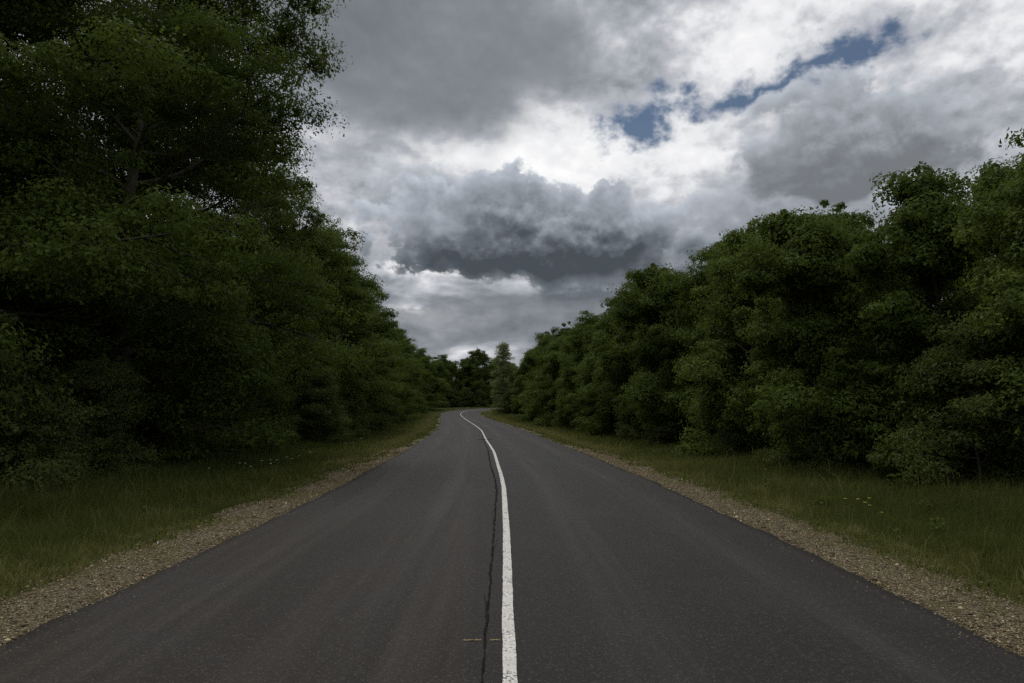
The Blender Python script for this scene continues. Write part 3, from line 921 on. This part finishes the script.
# broadleaf weeds
def weed_mesh(seed, nleaf, L, H):
    rng = np.random.default_rng(seed)
    V, F = [], []
    for i in range(nleaf):
        a = i * 2.4 + rng.normal(0, .3)
        z0 = H * rng.random() * .9
        l = L * rng.uniform(.6, 1.2) * (1 - .4 * z0 / max(H, .01))
        d = np.array([math.cos(a), math.sin(a), 0]); s_ = np.array([-d[1], d[0], 0]); w = l * .22
        rise = rng.uniform(.2, .8) * l
        p0 = np.array([0, 0, z0]) + d * .01
        p1 = p0 + d * l * .5 + np.array([0, 0, rise * .8]); p2 = p0 + d * l + np.array([0, 0, rise * .55])
        b = len(V)
        V += [p0, p1 + s_ * w, p1 - s_ * w, p2, p1 + np.array([0, 0, -.15 * w])]
        F += [(b, b + 4, b + 1), (b, b + 2, b + 4), (b + 4, b + 3, b + 1), (b + 4, b + 2, b + 3)]
    me = bpy.data.meshes.new('leaves')
    me.from_pydata([tuple(v) for v in V], [], F)
    a_ = me.attributes.new('tint', 'FLOAT', 'FACE')
    a_.data.foreach_set('value', np.repeat(rng.random(nleaf), 4).astype(np.float32))
    me.materials.append(M_WEED)
    return me
if not SKY_ONLY:
    weeds = [weed_mesh(600 + i, 26 + 8 * i, .20 + .04 * i, .22 + .14 * i) for i in range(3)]
    wpos = [(9.4, 5.3, 0), (12.1, 5.6, 1), (13.3, 6.3, 0), (15.4, 6.0, 1), (10.2, 6.4, 1), (12.4, 7.6, 1), (14.9, 8.6, 2),
            (8.6, -5.6, 0), (11.6, -5.9, 1), (14.4, -6.6, 1), (17.3, -6.0, 0)]
    for i, (s, off, k) in enumerate(wpos):
        x, y = at(np.array([s]), np.array([float(off)])); x, y = float(x[0]), float(y[0])
        o = link('weed_plant', weeds[k], None, (x, y, ground_at(x, y)))
        o.rotation_euler = (0, 0, rng.random() * 6.28)
        o.scale = (rng.uniform(.55, .9),) * 3
        tag(o, 'green leafy weed growing at the grass edge of the %s verge' % ('right' if off > 0 else 'left'), 'weed', 'weeds on the %s verge' % ('right' if off > 0 else 'left'))
    def flower(kind):
        rng = np.random.default_rng(5)
        V, F = [], []
        n = 8
        rad = .035 if kind == 'w' else .022
        for i in range(n):
            a = i / n * 6.283
            d = np.array([math.cos(a), math.sin(a), .25]); s_ = np.array([-math.sin(a), math.cos(a), 0])
            b = len(V)
            V += [np.zeros(3), d * rad * .6 + s_ * rad * .3, d * rad * 1.1, d * rad * .6 - s_ * rad * .3]
            F += [(b, b + 1, b + 2, b + 3)]
        me = bpy.data.meshes.new('flower_head')
        me.from_pydata([tuple(v + np.array([0, 0, .42 if kind == 'w' else .34])) for v in V], [], F)
        me.materials.append(M_PETW if kind == 'w' else M_PETY)
        return me
    fw, fy = flower('w'), flower('y')
    sm = bpy.data.meshes.new('stem')
    V, F = tubes([(np.array([(0, 0, -.05), (.01, 0, .2), (0, 0, .42)]), np.array([.004, .004, .003]))], 4)
    sm.from_pydata([tuple(v) for v in V], [], [tuple(f) for f in F]); sm.materials.append(M_STEM)
    fl = [('w', s, o) for s, o in ((18.3, -6.4), (18.9, -6.9), (19.3, -6.2), (19.8, -6.6), (20.2, -6.3), (20.9, -6.7), (21.4, -6.2), (21.9, -6.5), (22.6, -6.3), (23.2, -6.1), (17.6, -7.2), (24.5, -6.4), (30, -6.2), (31, -6.0), (32.5, -5.9), (20.5, -7.3))]
    fl += [('y', s, o) for s, o in ((10.6, 5.55), (10.75, 5.7), (10.9, 5.6), (10.5, 5.75), (11.2, 5.95), (11.0, 5.45), (17.5, 6.9))]
    for k, s, off in fl:
        x, y = at(np.array([s]), np.array([off])); x, y = float(x[0]), float(y[0])
        r = link('white_flower' if k == 'w' else 'yellow_flower', fw if k == 'w' else fy, None, (x, y, ground_at(x, y)))
        r.scale = (rng.uniform(.8, 1.3),) * 3
        c = link('stem', sm, r)
        if k == 'w':
            tag(r, 'small white flower standing in the left verge grass', 'flower', 'white flowers on the left verge')
        else:
            tag(r, 'tiny yellow flower in the grass beside the right shoulder', 'flower', 'yellow flowers on the right verge')
